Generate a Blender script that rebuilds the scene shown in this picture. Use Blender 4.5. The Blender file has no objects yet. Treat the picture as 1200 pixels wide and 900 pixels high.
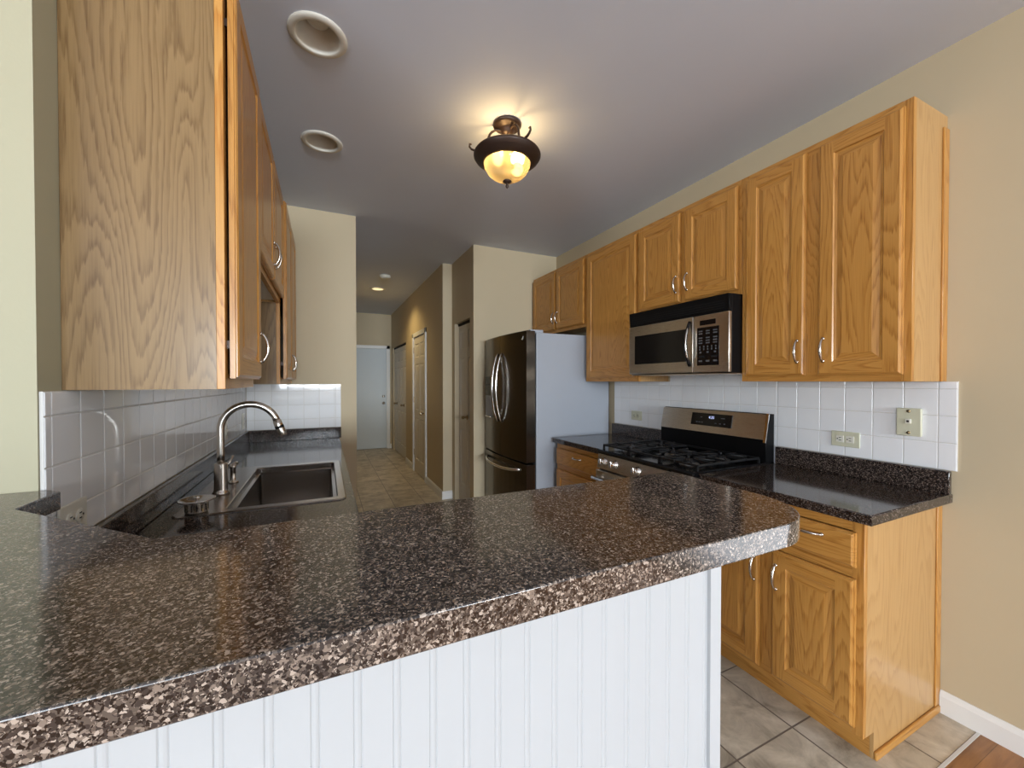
import bpy, bmesh, math, random
from mathutils import Vector, Matrix
random.seed(7)
sc = bpy.context.scene
col = sc.collection
PI = math.pi

# ---------------------------------------------------------------- camera, world, light, exposure
cam_d = bpy.data.cameras.new('camera'); cam = bpy.data.objects.new('camera', cam_d); col.objects.link(cam)
cam_d.sensor_width = 36; cam_d.lens = 468 / 1200 * 36
cam_d.clip_start = 0.02; cam_d.clip_end = 60
PITCH = math.radians(0.65)
cam_d.shift_y = (468 * math.tan(PITCH) - 3.0) / 1200
cam.location = (0, 0, 1.372)
cam.rotation_euler = (PI / 2 - PITCH, 0, -math.radians(25.1))
sc.camera = cam

sc.view_settings.view_transform = 'Standard'
sc.view_settings.look = 'None'
sc.view_settings.gamma = 1
sc.view_settings.use_curve_mapping = False
sc.view_settings.exposure = 0.0
sc.cycles.use_denoising = True

w = bpy.data.worlds.new('sky'); sc.world = w; w.use_nodes = True
w.node_tree.nodes['Background'].inputs[0].default_value = (0.62, 0.78, 1.0, 1)
w.node_tree.nodes['Background'].inputs[1].default_value = 1.5

def area(name, loc, rot, sx, sy, power, colr, spread=180):
    d = bpy.data.lights.new(name, 'AREA'); d.shape = 'RECTANGLE'; d.size = sx; d.size_y = sy
    d.energy = power; d.color = colr; d.spread = math.radians(spread)
    o = bpy.data.objects.new(name, d); o.location = loc; o.rotation_euler = rot; col.objects.link(o)
    return o
# daylight entering by the windows of the dining room behind the camera, the left one added
area('daylight_back', (0.0, -10.72, 1.80), (PI / 2, 0, 0), 4.4, 1.3, 450, (0.86, 0.94, 1.0), 100)
area('added_daylight_left', (-4.25, -2.6, 1.40), (PI / 2, 0, -PI / 2), 3.2, 1.9, 270, (0.86, 0.94, 1.0))  # light of an added side window, cross-lights the right wall and tiles
area('daylight_right', (2.50, -1.25, 1.2), (PI / 2, 0, PI / 2), 1.7, 2.1, 38, (1.0, 0.99, 0.97))
sd = bpy.data.lights.new('sun', 'SUN'); sd.energy = 6; sd.color = (1, .97, .93); sd.angle = math.radians(.6)
so = bpy.data.objects.new('sun', sd); so.rotation_euler = (0, math.radians(46), math.radians(6)); so.location = (6, -1, 6); col.objects.link(so)

# ---------------------------------------------------------------- materials
def lin(r, g, b):
    def f(c):
        c /= 255
        return c / 12.92 if c <= .04045 else ((c + .055) / 1.055) ** 2.4
    return (f(r), f(g), f(b), 1)

class N:
    def __init__(s, name):
        s.m = bpy.data.materials.new(name); s.m.use_nodes = True
        s.t = s.m.node_tree; s.b = s.t.nodes['Principled BSDF']
    def n(s, kind, **kw):
        x = s.t.nodes.new(kind)
        for k, v in kw.items(): setattr(x, k, v)
        return x
    def l(s, a, b): s.t.links.new(a, b)
    def math(s, op, a, b=None):
        x = s.n('ShaderNodeMath', operation=op)
        for i, v in enumerate((a, b)):
            if v is None: continue
            if isinstance(v, (int, float)): x.inputs[i].default_value = v
            else: s.l(v, x.inputs[i])
        return x.outputs[0]
    def ramp(s, fac, stops, interp='LINEAR'):
        x = s.n('ShaderNodeValToRGB'); x.color_ramp.interpolation = interp
        e = x.color_ramp.elements
        while len(e) < len(stops): e.new(0.5)
        for q, (p, c) in zip(e, stops): q.position = p; q.color = c
        s.l(fac, x.inputs[0]); return x.outputs[0]
    def mix(s, fac, a, b, mode='MIX'):
        x = s.n('ShaderNodeMix', data_type='RGBA', blend_type=mode)
        for i, v in ((0, fac), (6, a), (7, b)):
            if isinstance(v, (int, float, tuple)): x.inputs[i].default_value = v
            else: s.l(v, x.inputs[i])
        return x.outputs[2]
    def noise(s, vec, scale, detail=3, rough=.5, dist=0):
        x = s.n('ShaderNodeTexNoise'); x.inputs['Scale'].default_value = scale
        x.inputs['Detail'].default_value = detail; x.inputs['Roughness'].default_value = rough
        x.inputs['Distortion'].default_value = dist
        if vec is not None: s.l(vec, x.inputs['Vector'])
        return x.outputs['Fac']
    def coord(s, scale=(1, 1, 1), loc=(0, 0, 0), vary=False):
        tc = s.n('ShaderNodeTexCoord'); v = tc.outputs['Object']
        if vary:
            oi = s.n('ShaderNodeObjectInfo')
            mu = s.n('ShaderNodeVectorMath', operation='SCALE'); mu.inputs[0].default_value = (13.1, 7.7, 3.3)
            s.l(oi.outputs['Random'], mu.inputs['Scale'])
            ad = s.n('ShaderNodeVectorMath', operation='ADD'); s.l(v, ad.inputs[0]); s.l(mu.outputs[0], ad.inputs[1]); v = ad.outputs[0]
        mp = s.n('ShaderNodeMapping'); mp.inputs['Scale'].default_value = scale; mp.inputs['Location'].default_value = loc
        s.l(v, mp.inputs['Vector']); return mp.outputs[0]
    def bump(s, h, strength=.2, dist=.002):
        x = s.n('ShaderNodeBump'); x.inputs['Strength'].default_value = strength; x.inputs['Distance'].default_value = dist
        s.l(h, x.inputs['Height']); s.l(x.outputs[0], s.b.inputs['Normal'])
    def set(s, **kw):
        names = dict(color='Base Color', rough='Roughness', metal='Metallic', coat='Coat Weight', coatr='Coat Roughness',
                     spec='Specular IOR Level', ecol='Emission Color', estr='Emission Strength', trans='Transmission Weight', ior='IOR', aniso='Anisotropic')
        for k, v in kw.items():
            i = s.b.inputs[names[k]]
            if isinstance(v, (int, float, tuple)): i.default_value = v
            else: s.l(v, i)
        return s

def plain(name, c, rough=.5, metal=0, **kw):
    return N(name).set(color=c, rough=rough, metal=metal, **kw).m

def paint(name, c, rough=.6, tex=.08):
    k = N(name); v = k.coord()
    k.set(color=k.mix(k.noise(v, 3, 2), c, tuple(x * .95 for x in c[:3]) + (1,)), rough=rough, spec=.3)
    k.bump(k.noise(v, 160, 2), tex, .002); return k.m

def oak(name, axis, light, mid, dark, rings=15, rough=.33, coat=.25, freq=5.0):
    k = N(name)
    st = [1, 1, 1]; st[axis] = .13
    v = k.coord(tuple(st), vary=True)
    h = k.noise(v, freq, 1.5, .45, .25)
    st4 = [1, 1, 1]; st4[axis] = .05
    h = k.math('ADD', h, k.math('MULTIPLY', k.noise(k.coord(tuple(st4), vary=True), 120, 3, .6), .028))
    s = k.math('FRACT', k.math('MULTIPLY', h, rings * 2.2))
    band = k.ramp(s, [(0, (0, 0, 0, 1)), (.55, (.25, .25, .25, 1)), (.86, (1, 1, 1, 1)), (1, (.1, .1, .1, 1))])
    st2 = [1, 1, 1]; st2[axis] = .02
    pores = k.noise(k.coord(tuple(st2), vary=True), 260, 2, .6)
    pf = k.ramp(pores, [(.42, (0, 0, 0, 1)), (.68, (1, 1, 1, 1))])
    c = k.mix(band, light, mid)
    c = k.mix(k.math('MULTIPLY', pf, k.math('ADD', k.math('MULTIPLY', band, .75), .12)), c, dark)
    st3 = [1, 1, 1]; st3[axis] = .3
    c = k.mix(k.math('MULTIPLY', k.noise(k.coord(tuple(st3), vary=True), 3, 2), .30), c, mid)
    k.set(color=c, rough=rough, coat=coat, coatr=.18, spec=.4)
    k.bump(pores, .08, .001)
    return k.m

OL, OM, OD = lin(196, 142, 72), lin(180, 124, 56), lin(132, 82, 32)
M = {}
M['oak_v'] = oak('oak_vertical', 2, OL, OM, OD)
M['oak_h'] = oak('oak_horizontal', 1, OL, OM, OD)
M['oak_x'] = oak('oak_crosswise', 0, OL, OM, OD)
M['veneer'] = oak('oak_veneer', 2, lin(190, 150, 98), lin(182, 141, 88), lin(152, 110, 64), rings=12)
M['veneer_grey'] = oak('oak_veneer_grey', 2, lin(140, 113, 76), lin(118, 92, 58), lin(94, 69, 40), rings=22, freq=4.2, rough=.3)  # grey-tan laminate veneer of the left side panels
M['stile'] = oak('oak_pale_stile', 2, lin(196, 146, 78), lin(186, 126, 56), lin(140, 88, 34))
M['wall'] = paint('tan_wall_paint', lin(196, 181, 152))
M['cream_dimmed'] = paint('dimmed_cream_wall_paint', lin(170, 165, 140))  # yellower wall tone, also darkened in the colour against strong window light
M['ceiling'] = paint('ceiling_paint', lin(218, 226, 242), .8)
M['white'] = paint('white_trim_paint', lin(232, 232, 230), .35, .02)
M['door_white'] = paint('white_door_paint', lin(214, 208, 196), .4, .02)
M['entry'] = paint('pale_grey_door_paint', lin(200, 208, 212), .4, .02)
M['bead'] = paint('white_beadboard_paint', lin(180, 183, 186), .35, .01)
M['nickel'] = plain('satin_nickel', (.62, .58, .53, 1), .22, 1)
M['chrome'] = plain('polished_chrome', (.75, .74, .72, 1), .12, 1)
M['black_gloss'] = plain('black_gloss', (.004, .004, .005, 1), .14, spec=.4)
M['black'] = plain('black_plastic', (.003, .003, .0035, 1), .45, spec=.18)
M['dark'] = plain('dark_void', (.004, .004, .004, 1), .9)
M['iron'] = plain('cast_iron', (.010, .010, .011, 1), .45, spec=.4)
M['burner'] = plain('burner_aluminium', (.30, .29, .28, 1), .35, 1)
M['ivory'] = plain('ivory_plastic', lin(205, 204, 180), .35)
M['white_plastic'] = plain('white_plastic', lin(222, 220, 208), .35)
M['bronze'] = plain('oil_rubbed_bronze', (.040, .022, .015, 1), .42, .35)
M['grout'] = plain('grout', lin(214, 213, 210), .8)
M['can_white'] = plain('recessed_light_white', lin(215, 212, 202), .45)
M['print'] = plain('pale_printing', (.10, .10, .105, 1), .5)
M['brass'] = plain('aged_brass', (.30, .22, .12, 1), .35, 1)

def steel(name, c, axis, rough=.28):
    k = N(name); st = [300, 300, 300]; st[axis] = 2
    n = k.noise(k.coord(tuple(st)), 6, 2)
    k.set(color=c, metal=1, rough=k.math('ADD', k.math('MULTIPLY', n, .06), rough - .03)); k.bump(n, .012, .0005); return k.m
M['steel'] = steel('brushed_steel', (.62, .57, .50, 1), 1)
M['steel_sink'] = steel('sink_steel', (.42, .39, .36, 1), 1, .25)
M['black_steel'] = steel('dark_stainless', (.125, .108, .09, 1), 2, .22)
M['fridge_side'] = paint('fridge_grey_side', lin(160, 165, 174), .4, .1)

def granite():
    k = N('speckled_granite_laminate')
    wn = k.n('ShaderNodeTexNoise'); wn.inputs['Scale'].default_value = 260; wn.inputs['Detail'].default_value = 3; k.l(k.coord(), wn.inputs['Vector'])
    ws = k.n('ShaderNodeVectorMath', operation='SCALE'); ws.inputs['Scale'].default_value = .005; k.l(wn.outputs['Color'], ws.inputs[0])
    wv = k.n('ShaderNodeVectorMath', operation='ADD'); k.l(k.coord(), wv.inputs[0]); k.l(ws.outputs[0], wv.inputs[1])
    def vor(scale):
        x = k.n('ShaderNodeTexVoronoi'); x.inputs['Scale'].default_value = scale
        k.l(wv.outputs[0], x.inputs['Vector']); sp = k.n('ShaderNodeSeparateColor'); k.l(x.outputs['Color'], sp.inputs[0]); return sp.outputs
    a = vor(340); b = vor(640)
    s1 = [(0, lin(32, 28, 27)), (.30, lin(58, 51, 48)), (.52, lin(88, 78, 71)), (.73, lin(124, 111, 101)), (.9, lin(168, 154, 142))]
    c1 = k.ramp(a[0], s1, 'CONSTANT')
    c2 = k.ramp(b[1], s1, 'CONSTANT')
    k.set(color=k.mix(k.ramp(a[2], [(0, (0, 0, 0, 1)), (.62, (1, 1, 1, 1))], 'CONSTANT'), c1, c2), rough=.12, spec=.72)
    k.bump(k.noise(k.coord(), 60, 2), .015, .002)
    return k.m
M['granite'] = granite()

def dark_counter():
    k = N('dark_speckled_laminate')
    x = k.n('ShaderNodeTexVoronoi'); x.inputs['Scale'].default_value = 330
    k.l(k.coord(), x.inputs['Vector']); sp = k.n('ShaderNodeSeparateColor'); k.l(x.outputs['Color'], sp.inputs[0])
    k.set(color=k.ramp(sp.outputs[0], [(0, lin(24, 20, 19)), (.4, lin(48, 40, 37)), (.7, lin(78, 67, 61)), (.88, lin(120, 106, 97))], 'CONSTANT'), rough=.10, spec=.6)
    return k.m
M['counter'] = dark_counter()

def glazed():
    k = N('white_glazed_tile')
    v = k.coord(); k.set(color=k.mix(k.noise(v, 9, 1), lin(232, 234, 237), lin(238, 239, 240)), rough=.06, spec=.5)
    k.bump(k.noise(v, 14, 1), .06, .004); return k.m
M['tile'] = glazed()

def floor_tile():
    k = N('stone_look_floor_tile')
    v = k.coord(loc=(-1.672, -.950, 0))
    br = k.n('ShaderNodeTexBrick', offset=0, squash=1)
    k.l(v, br.inputs['Vector'])
    br.inputs['Scale'].default_value = 1; br.inputs['Brick Width'].default_value = .327; br.inputs['Row Height'].default_value = .322
    br.inputs['Mortar Size'].default_value = .0035; br.inputs['Mortar Smooth'].default_value = .3
    br.inputs['Color1'].default_value = (.9, .9, .9, 1); br.inputs['Color2'].default_value = (1.08, 1.08, 1.08, 1)
    n = k.noise(k.coord(), 7, 6, .65, .6)
    c = k.ramp(n, [(.3, lin(150, 140, 124)), (.5, lin(198, 187, 168)), (.7, lin(226, 216, 198))])
    c = k.mix(1.0, c, br.outputs['Color'], 'MULTIPLY')
    c = k.mix(br.outputs['Fac'], c, lin(120, 110, 100))
    k.set(color=c, rough=.38, spec=.4)
    h = k.math('ADD', k.math('SUBTRACT', 1, br.outputs['Fac']), k.math('MULTIPLY', n, .25))
    k.bump(h, .5, .003); return k.m
M['floor_tile'] = floor_tile()

def floor_wood():
    k = N('hardwood_floor')
    br = k.n('ShaderNodeTexBrick', offset=.4)
    rot = k.n('ShaderNodeMapping'); rot.inputs['Rotation'].default_value = (0, 0, 0)
    k.l(k.coord(), rot.inputs['Vector']); k.l(rot.outputs[0], br.inputs['Vector'])
    br.inputs['Scale'].default_value = 1; br.inputs['Brick Width'].default_value = .9; br.inputs['Row Height'].default_value = .082
    br.inputs['Mortar Size'].default_value = .0008
    br.inputs['Color1'].default_value = (.82, .82, .82, 1); br.inputs['Color2'].default_value = (1.12, 1.12, 1.12, 1); br.inputs['Mortar'].default_value = (.4, .4, .4, 1)
    n = k.noise(k.coord((.15, 1, 1)), 30, 4, .6, .4)
    c = k.ramp(n, [(.3, lin(136, 92, 54)), (.7, lin(184, 132, 82))])
    k.set(color=k.mix(1.0, c, br.outputs['Color'], 'MULTIPLY'), rough=.28, spec=.5); return k.m
M['floor_wood'] = floor_wood()

def bowl_glass():
    k = N('ribbed_amber_glass'); t = k.t; t.nodes.remove(k.b)
    out = [x for x in t.nodes if x.type == 'OUTPUT_MATERIAL'][0]
    tl = k.n('ShaderNodeBsdfTranslucent'); tl.inputs[0].default_value = (1, .80, .45, 1)
    rf = k.n('ShaderNodeBsdfRefraction'); rf.inputs['Color'].default_value = (1, .88, .60, 1); rf.inputs['Roughness'].default_value = .22; rf.inputs['IOR'].default_value = 1.15
    gl = k.n('ShaderNodeBsdfGlossy'); gl.inputs['Roughness'].default_value = .1
    m1 = k.n('ShaderNodeMixShader'); m1.inputs[0].default_value = .5; k.l(tl.outputs[0], m1.inputs[1]); k.l(rf.outputs[0], m1.inputs[2])
    m2 = k.n('ShaderNodeMixShader'); m2.inputs[0].default_value = .06; k.l(m1.outputs[0], m2.inputs[1]); k.l(gl.outputs[0], m2.inputs[2])
    k.l(m2.outputs[0], out.inputs['Surface']); return k.m
M['bowl_glass'] = bowl_glass()
M['bulb'] = plain('lit_bulb', (1, .9, .7, 1), .4, ecol=(1, .78, .42, 1), estr=2.8)
M['can_lit'] = plain('lit_downlight', (1, .9, .7, 1), .4, ecol=(1, .80, .48, 1), estr=5)
M['led'] = plain('display_digits', (.5, .6, 1, 1), .4, ecol=(.6, .66, 1, 1), estr=.9)
def pane():
    k = N('window_glass'); t = k.t; t.nodes.remove(k.b)
    out = [x for x in t.nodes if x.type == 'OUTPUT_MATERIAL'][0]
    tr = k.n('ShaderNodeBsdfTransparent'); gl = k.n('ShaderNodeBsdfGlossy'); gl.inputs['Roughness'].default_value = .02
    m = k.n('ShaderNodeMixShader'); m.inputs[0].default_value = .05
    k.l(tr.outputs[0], m.inputs[1]); k.l(gl.outputs[0], m.inputs[2]); k.l(m.outputs[0], out.inputs['Surface']); return k.m
M['pane'] = pane()

# ---------------------------------------------------------------- mesh helpers
class B:
    """collects shapes in world coordinates; build() links them as ONE mesh object"""
    def __init__(s): s.bm = bmesh.new(); s.mats = []
    def mi(s, m):
        m = M[m] if isinstance(m, str) else m
        if m not in s.mats: s.mats.append(m)
        return s.mats.index(m)
    def face(s, pts, m, smooth=False):
        vs = [p if isinstance(p, bmesh.types.BMVert) else s.bm.verts.new(p) for p in pts]
        try: f = s.bm.faces.new(vs)
        except ValueError: return None
        f.material_index = s.mi(m); f.smooth = smooth; return f
    def box(s, x0, x1, y0, y1, z0, z1, m, bev=0, seg=2):
        v = [s.bm.verts.new(p) for p in [(x0, y0, z0), (x1, y0, z0), (x1, y1, z0), (x0, y1, z0), (x0, y0, z1), (x1, y0, z1), (x1, y1, z1), (x0, y1, z1)]]
        fs = [s.face([v[i] for i in q], m) for q in ((3, 2, 1, 0), (4, 5, 6, 7), (0, 1, 5, 4), (1, 2, 6, 5), (2, 3, 7, 6), (3, 0, 4, 7))]
        if bev:
            es = list({e for f in fs for e in f.edges})
            r = bmesh.ops.bevel(s.bm, geom=es, offset=bev, segments=seg, affect='EDGES', profile=.5)
            for f in r['faces']: f.smooth = True
        return s
    def prism(s, poly, a0, a1, m, plane='xy', bev=0, seg=2):
        """poly extruded along the axis the plane leaves out; top, bottom or all edges may be bevelled"""
        def P(p, a): return {'xy': (p[0], p[1], a), 'xz': (p[0], a, p[1]), 'yz': (a, p[0], p[1])}[plane]
        lo = [s.bm.verts.new(P(p, a0)) for p in poly]; hi = [s.bm.verts.new(P(p, a1)) for p in poly]
        n = len(poly); fs = [s.face(lo[::-1], m), s.face(hi, m)]
        for i in range(n): fs.append(s.face([lo[i], lo[(i + 1) % n], hi[(i + 1) % n], hi[i]], m))
        fs = [f for f in fs if f]
        bmesh.ops.recalc_face_normals(s.bm, faces=fs)
        if bev:
            es = list({e for f in fs[:2] for e in f.edges})
            r = bmesh.ops.bevel(s.bm, geom=es, offset=bev, segments=seg, affect='EDGES', profile=.5)
            for f in r['faces']: f.smooth = True
        return s
    def rings(s, rs, m, close0=False, close1=False, smooth=True, wrap=True):
        vv = [[s.bm.verts.new(p) for p in r] for r in rs]; n = len(vv[0]); fs = []
        for a, b in zip(vv, vv[1:]):
            for i in range(n if wrap else n - 1):
                fs.append(s.face([a[i], a[(i + 1) % n], b[(i + 1) % n], b[i]], m, smooth))
        if close0: fs.append(s.face(vv[0][::-1], m))
        if close1: fs.append(s.face(vv[-1], m))
        bmesh.ops.recalc_face_normals(s.bm, faces=[f for f in fs if f])
        return s
    def lathe(s, c, prof, m, n=28, axis=(0, 0, 1), caps=(False, False)):
        ax = Vector(axis).normalized(); q = ax.to_track_quat('Z', 'Y'); c = Vector(c)
        s.rings([[c + q @ Vector((r * math.cos(2 * PI * i / n), r * math.sin(2 * PI * i / n), h)) for i in range(n)] for r, h in prof], m, caps[0], caps[1])
        return s
    def cyl(s, p0, p1, r, m, n=20, r1=None):
        p0 = Vector(p0); p1 = Vector(p1); L = (p1 - p0).length
        return s.lathe(p0, [(r, 0), (r if r1 is None else r1, L)], m, n, p1 - p0, (True, True))
    def tube(s, pts, r, m, n=10, flat=1.0, up=None):
        pts = [Vector(p) for p in pts]; rs = []
        prev = None
        for i, p in enumerate(pts):
            t = (pts[min(i + 1, len(pts) - 1)] - pts[max(i - 1, 0)]).normalized()
            if prev is None:
                a = Vector(up) if up else (Vector((0, 0, 1)) if abs(t.z) < .9 else Vector((1, 0, 0)))
                prev = (a - t * a.dot(t)).normalized()
            else: prev = (prev - t * prev.dot(t)).normalized()
            bnm = t.cross(prev); ri = r[i] if isinstance(r, (list, tuple)) else r
            rs.append([p + (prev * math.cos(2 * PI * k / n) + bnm * math.sin(2 * PI * k / n) * flat) * ri for k in range(n)])
        return s.rings(rs, m, True, True)
    def sphere(s, c, r, m, n=16, squash=1.0):
        return s.lathe(c, [(max(r * math.sin(PI * i / 10), 1e-4), -r * math.cos(PI * i / 10) * squash) for i in range(11)], m, n)
    def panel(s, O, A, U, Nn, w, h, t, xs, zs, cells, prof, mv, mh, edge, field=None):
        """a framed door: outline with an edge profile, flat stiles and rails, profiled panels in the given grid cells"""
        O, A, U, Nn = Vector(O), Vector(A), Vector(U), Vector(Nn)
        P = lambda a, b, d: O + A * a + U * b + Nn * d
        fs = []
        def ring(x0, x1, z0, z1, d): return [P(x0, z0, d), P(x1, z0, d), P(x1, z1, d), P(x0, z1, d)]
        rr = [ring(i, w - i, i, h - i, d) for i, d in edge]
        vv = [[s.bm.verts.new(p) for p in r] for r in rr]
        fs.append(s.face(vv[0][::-1], mv))
        for a, b in zip(vv, vv[1:]):
            for i in range(4): fs.append(s.face([a[i], a[(i + 1) % 4], b[(i + 1) % 4], b[i]], mh if i in (0, 2) else mv))
        e = edge[-1][0]; X = [e] + xs + [w - e]; Z = [e] + zs + [h - e]
        for i in range(len(X) - 1):
            for j in range(len(Z) - 1):
                if (i, j) in cells:
                    pr = [ring(X[i] + q, X[i + 1] - q, Z[j] + q, Z[j + 1] - q, d) for q, d in prof]
                    pv = [[s.bm.verts.new(p) for p in r] for r in pr]
                    for a, b in zip(pv, pv[1:]):
                        for k in range(4): fs.append(s.face([a[k], a[(k + 1) % 4], b[(k + 1) % 4], b[k]], mh if k in (0, 2) else mv))
                    fs.append(s.face(pv[-1], field or mv))
                else:
                    fs.append(s.face(ring(X[i], X[i + 1], Z[j], Z[j + 1], t), mv if i in (0, len(X) - 2) or len(xs) == 0 else mh))
        return s
    def build(s, name, parent=None, loc=None):
        base = ROOT[parent] if parent is not None else Vector(loc or (0, 0, 0))
        me = bpy.data.meshes.new(name)
        bmesh.ops.translate(s.bm, verts=s.bm.verts, vec=-base)
        s.bm.normal_update(); s.bm.to_mesh(me); s.bm.free()
        for m in s.mats: me.materials.append(m)
        o = bpy.data.objects.new(name, me); col.objects.link(o)
        if parent is not None: o.parent = parent; ROOT[o] = base
        else: o.location = base; ROOT[o] = base
        return o
ROOT = {}
def tag(o, label, cat, group=None):
    o['label'] = label; o['category'] = cat
    if group: o['group'] = group
    return o
def thing(name, loc, label, cat, group=None):
    o = bpy.data.objects.new(name, None); o.empty_display_size = .05; col.objects.link(o); o.location = loc
    ROOT[o] = Vector(loc); return tag(o, label, cat, group)
def struct(name, b, loc=(0, 0, 0), parent=None):
    o = b.build(name, parent, None if parent is not None else loc)
    if parent is None: o['kind'] = 'structure'
    return o
def arc(c, r, a0, a1, n, ex=(1, 0, 0), ey=(0, 0, 1)):
    c, ex, ey = Vector(c), Vector(ex), Vector(ey)
    return [c + ex * r * math.cos(a0 + (a1 - a0) * i / n) + ey * r * math.sin(a0 + (a1 - a0) * i / n) for i in range(n + 1)]

# ---------------------------------------------------------------- the setting
XR, XL, CZ = 2.315, -.545, 2.74
struct('floor', B().box(-4.3, 2.45, .628, 8.7, -.05, 0, 'floor_tile'))
struct('floor', B().box(-4.3, 2.45, -10.75, .620, -.05, 0, 'floor_wood'))
struct('trim_1', B().box(.70, XR, .619, .629, -.04, .002, 'grout'))
struct('ceiling', B().box(-4.3, 2.45, -10.75, 8.7, CZ, CZ + .1, 'ceiling'))
struct('wall_right', B().box(XR, XR + .12, -.4, 3.9, 0, CZ, 'wall').box(XR, XR + .12, -10.75, -2.1, 0, CZ, 'wall').box(XR, XR + .12, -2.1, -.4, 2.2, CZ, 'wall').box(XR, XR + .12, -2.1, -.4, 0, .06, 'wall'))
b = B()
for y0, y1 in ((-2.1, -2.03), (-1.29, -1.21), (-.47, -.4)): b.box(XR + .02, XR + .10, y0, y1, .06, 2.2, 'white')
for z0, z1 in ((.06, .14), (2.12, 2.2)): b.box(XR + .02, XR + .10, -2.1, -.4, z0, z1, 'white')
wf = struct('window_3', b); B().box(XR + .058, XR + .062, -2.05, -.45, .13, 2.13, 'pane').build('pane', wf)
struct('wall_left', B().box(XL - .12, XL, 1.29, 3.56, 0, CZ, 'wall'))
struct('wall_dining', B().box(-4.1, XL, 1.177, 1.29, 0, CZ, 'cream_dimmed'))
struct('wall_partition', B().box(XL - .12, .238, 3.56, 3.68, 0, CZ, 'wall'))
struct('wall_hall_left', B().box(.118, .238, 3.68, 8.5, 0, CZ, 'wall'))
struct('wall_fridge', B().box(1.35, XR, 3.79, 3.9, 0, CZ, 'wall'))
b = B(); b.box(1.35, 1.45, 4.43, 4.54, 0, CZ, 'wall').box(1.35, 1.45, 3.9, 4.43, 2.03, CZ, 'wall').box(1.95, 2.0, 3.9, 4.6, 0, CZ, 'dark')
struct('wall_pantry', b)
b = B(); b.box(1.24, 1.36, 4.54, 5.42, 0, CZ, 'wall').box(1.24, 1.36, 6.20, 6.86, 0, CZ, 'wall').box(1.24, 1.36, 8.28, 8.5, 0, CZ, 'wall')
b.box(1.24, 1.36, 5.42, 6.20, 2.04, CZ, 'wall').box(1.24, 1.36, 6.86, 8.28, 2.04, CZ, 'wall').box(1.9, 1.95, 4.6, 8.5, 0, CZ, 'dark')
struct('wall_hall_right', b)
b = B(); b.box(.118, .23, 8.5, 8.62, 0, CZ, 'wall').box(1.15, 2.0, 8.5, 8.62, 0, CZ, 'wall').box(.23, 1.15, 8.5, 8.62, 2.04, CZ, 'wall').box(.2, 1.2, 8.64, 8.68, 0, 2.1, 'dark')
struct('wall_hall_end', b)
# dining room behind the camera
b = B(); b.box(-4.2, -2.2, -10.72, -10.6, 0, CZ, 'wall').box(2.2, XR, -10.72, -10.6, 0, CZ, 'wall').box(-2.2, 2.2, -10.72, -10.6, 2.45, CZ, 'wall').box(-2.2, 2.2, -10.72, -10.6, 0, 1.14, 'wall')
struct('wall_back', b)
b = B(); b.box(-4.22, -4.1, -10.72, -4.2, 0, CZ, 'wall').box(-4.22, -4.1, -1.0, 1.29, 0, CZ, 'wall').box(-4.22, -4.1, -4.2, -1.0, 0, .45, 'wall').box(-4.22, -4.1, -4.2, -1.0, 2.35, CZ, 'wall')
struct('wall_dining_left', b)
b = B()
for x0, x1 in ((-2.2, -2.13), (-.77, -.69), (.69, .77), (2.13, 2.2)): b.box(x0, x1, -10.70, -10.62, 1.14, 2.45, 'white')
for z0, z1 in ((1.14, 1.22), (2.37, 2.45)): b.box(-2.2, 2.2, -10.70, -10.62, z0, z1, 'white')
wf = struct('window_1', b); B().box(-2.14, 2.14, -10.662, -10.658, 1.21, 2.38, 'pane').build('pane', wf)
b = B()
for y0, y1 in ((-4.2, -4.14), (-3.14, -3.08), (-2.12, -2.06), (-1.06, -1.0)): b.box(-4.2, -4.12, y0, y1, .45, 2.35, 'white')
for z0, z1 in ((.45, .51), (2.29, 2.35)): b.box(-4.2, -4.12, -4.2, -1.0, z0, z1, 'white')
wf = struct('added_window', b); B().box(-4.162, -4.158, -4.15, -1.05, .5, 2.3, 'pane').build('pane', wf)  # unseen side window, added to bring light onto the right wall

def base_board(name, along, a0, a1, wall, sign, h=.092):
    """baseboard with a rounded top; along 'x' or 'y', sign = side the room is on"""
    prof = [(0, 0), (.014, 0), (.014, h - .022), (.010, h - .010), (.004, h), (0, h)]
    b = B(); poly = [(wall + sign * p, z) for p, z in prof]
    b.prism(poly, a0, a1, 'white', 'xz' if along == 'y' else 'yz')
    return struct(name, b)
base_board('baseboard_right', 'y', -.4, .735, XR, -1)
base_board('baseboard_right', 'y', -10.6, -2.1, XR, -1)
base_board('baseboard_hall_right', 'y', 4.54, 5.36, 1.24, -1)
base_board('baseboard_hall_right', 'y', 6.26, 6.86, 1.24, -1)
base_board('baseboard_hall_stub', 'x', 1.226, 1.35, 4.54, -1)
base_board('baseboard_hall_end', 'x', 1.21, 1.24, 8.5, -1)
base_board('baseboard_dining', 'x', -4.1, -1.26, 1.177, -1)

# half wall of the peninsula
struct('wall_peninsula', B().box(-1.25, .69, .552, .66, 0, 1.104, 'wall'))
struct('wall_peninsula_corner', B().prism([(-1.25, .66), (-.18, .66), (XL, 1.03), (XL, 1.177), (-1.25, 1.177)], 0, 1.104, 'wall'))
struct('trim_2', B().box(.6905, .704, .552, .662, 0, 1.104, 'bead', .002))

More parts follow.
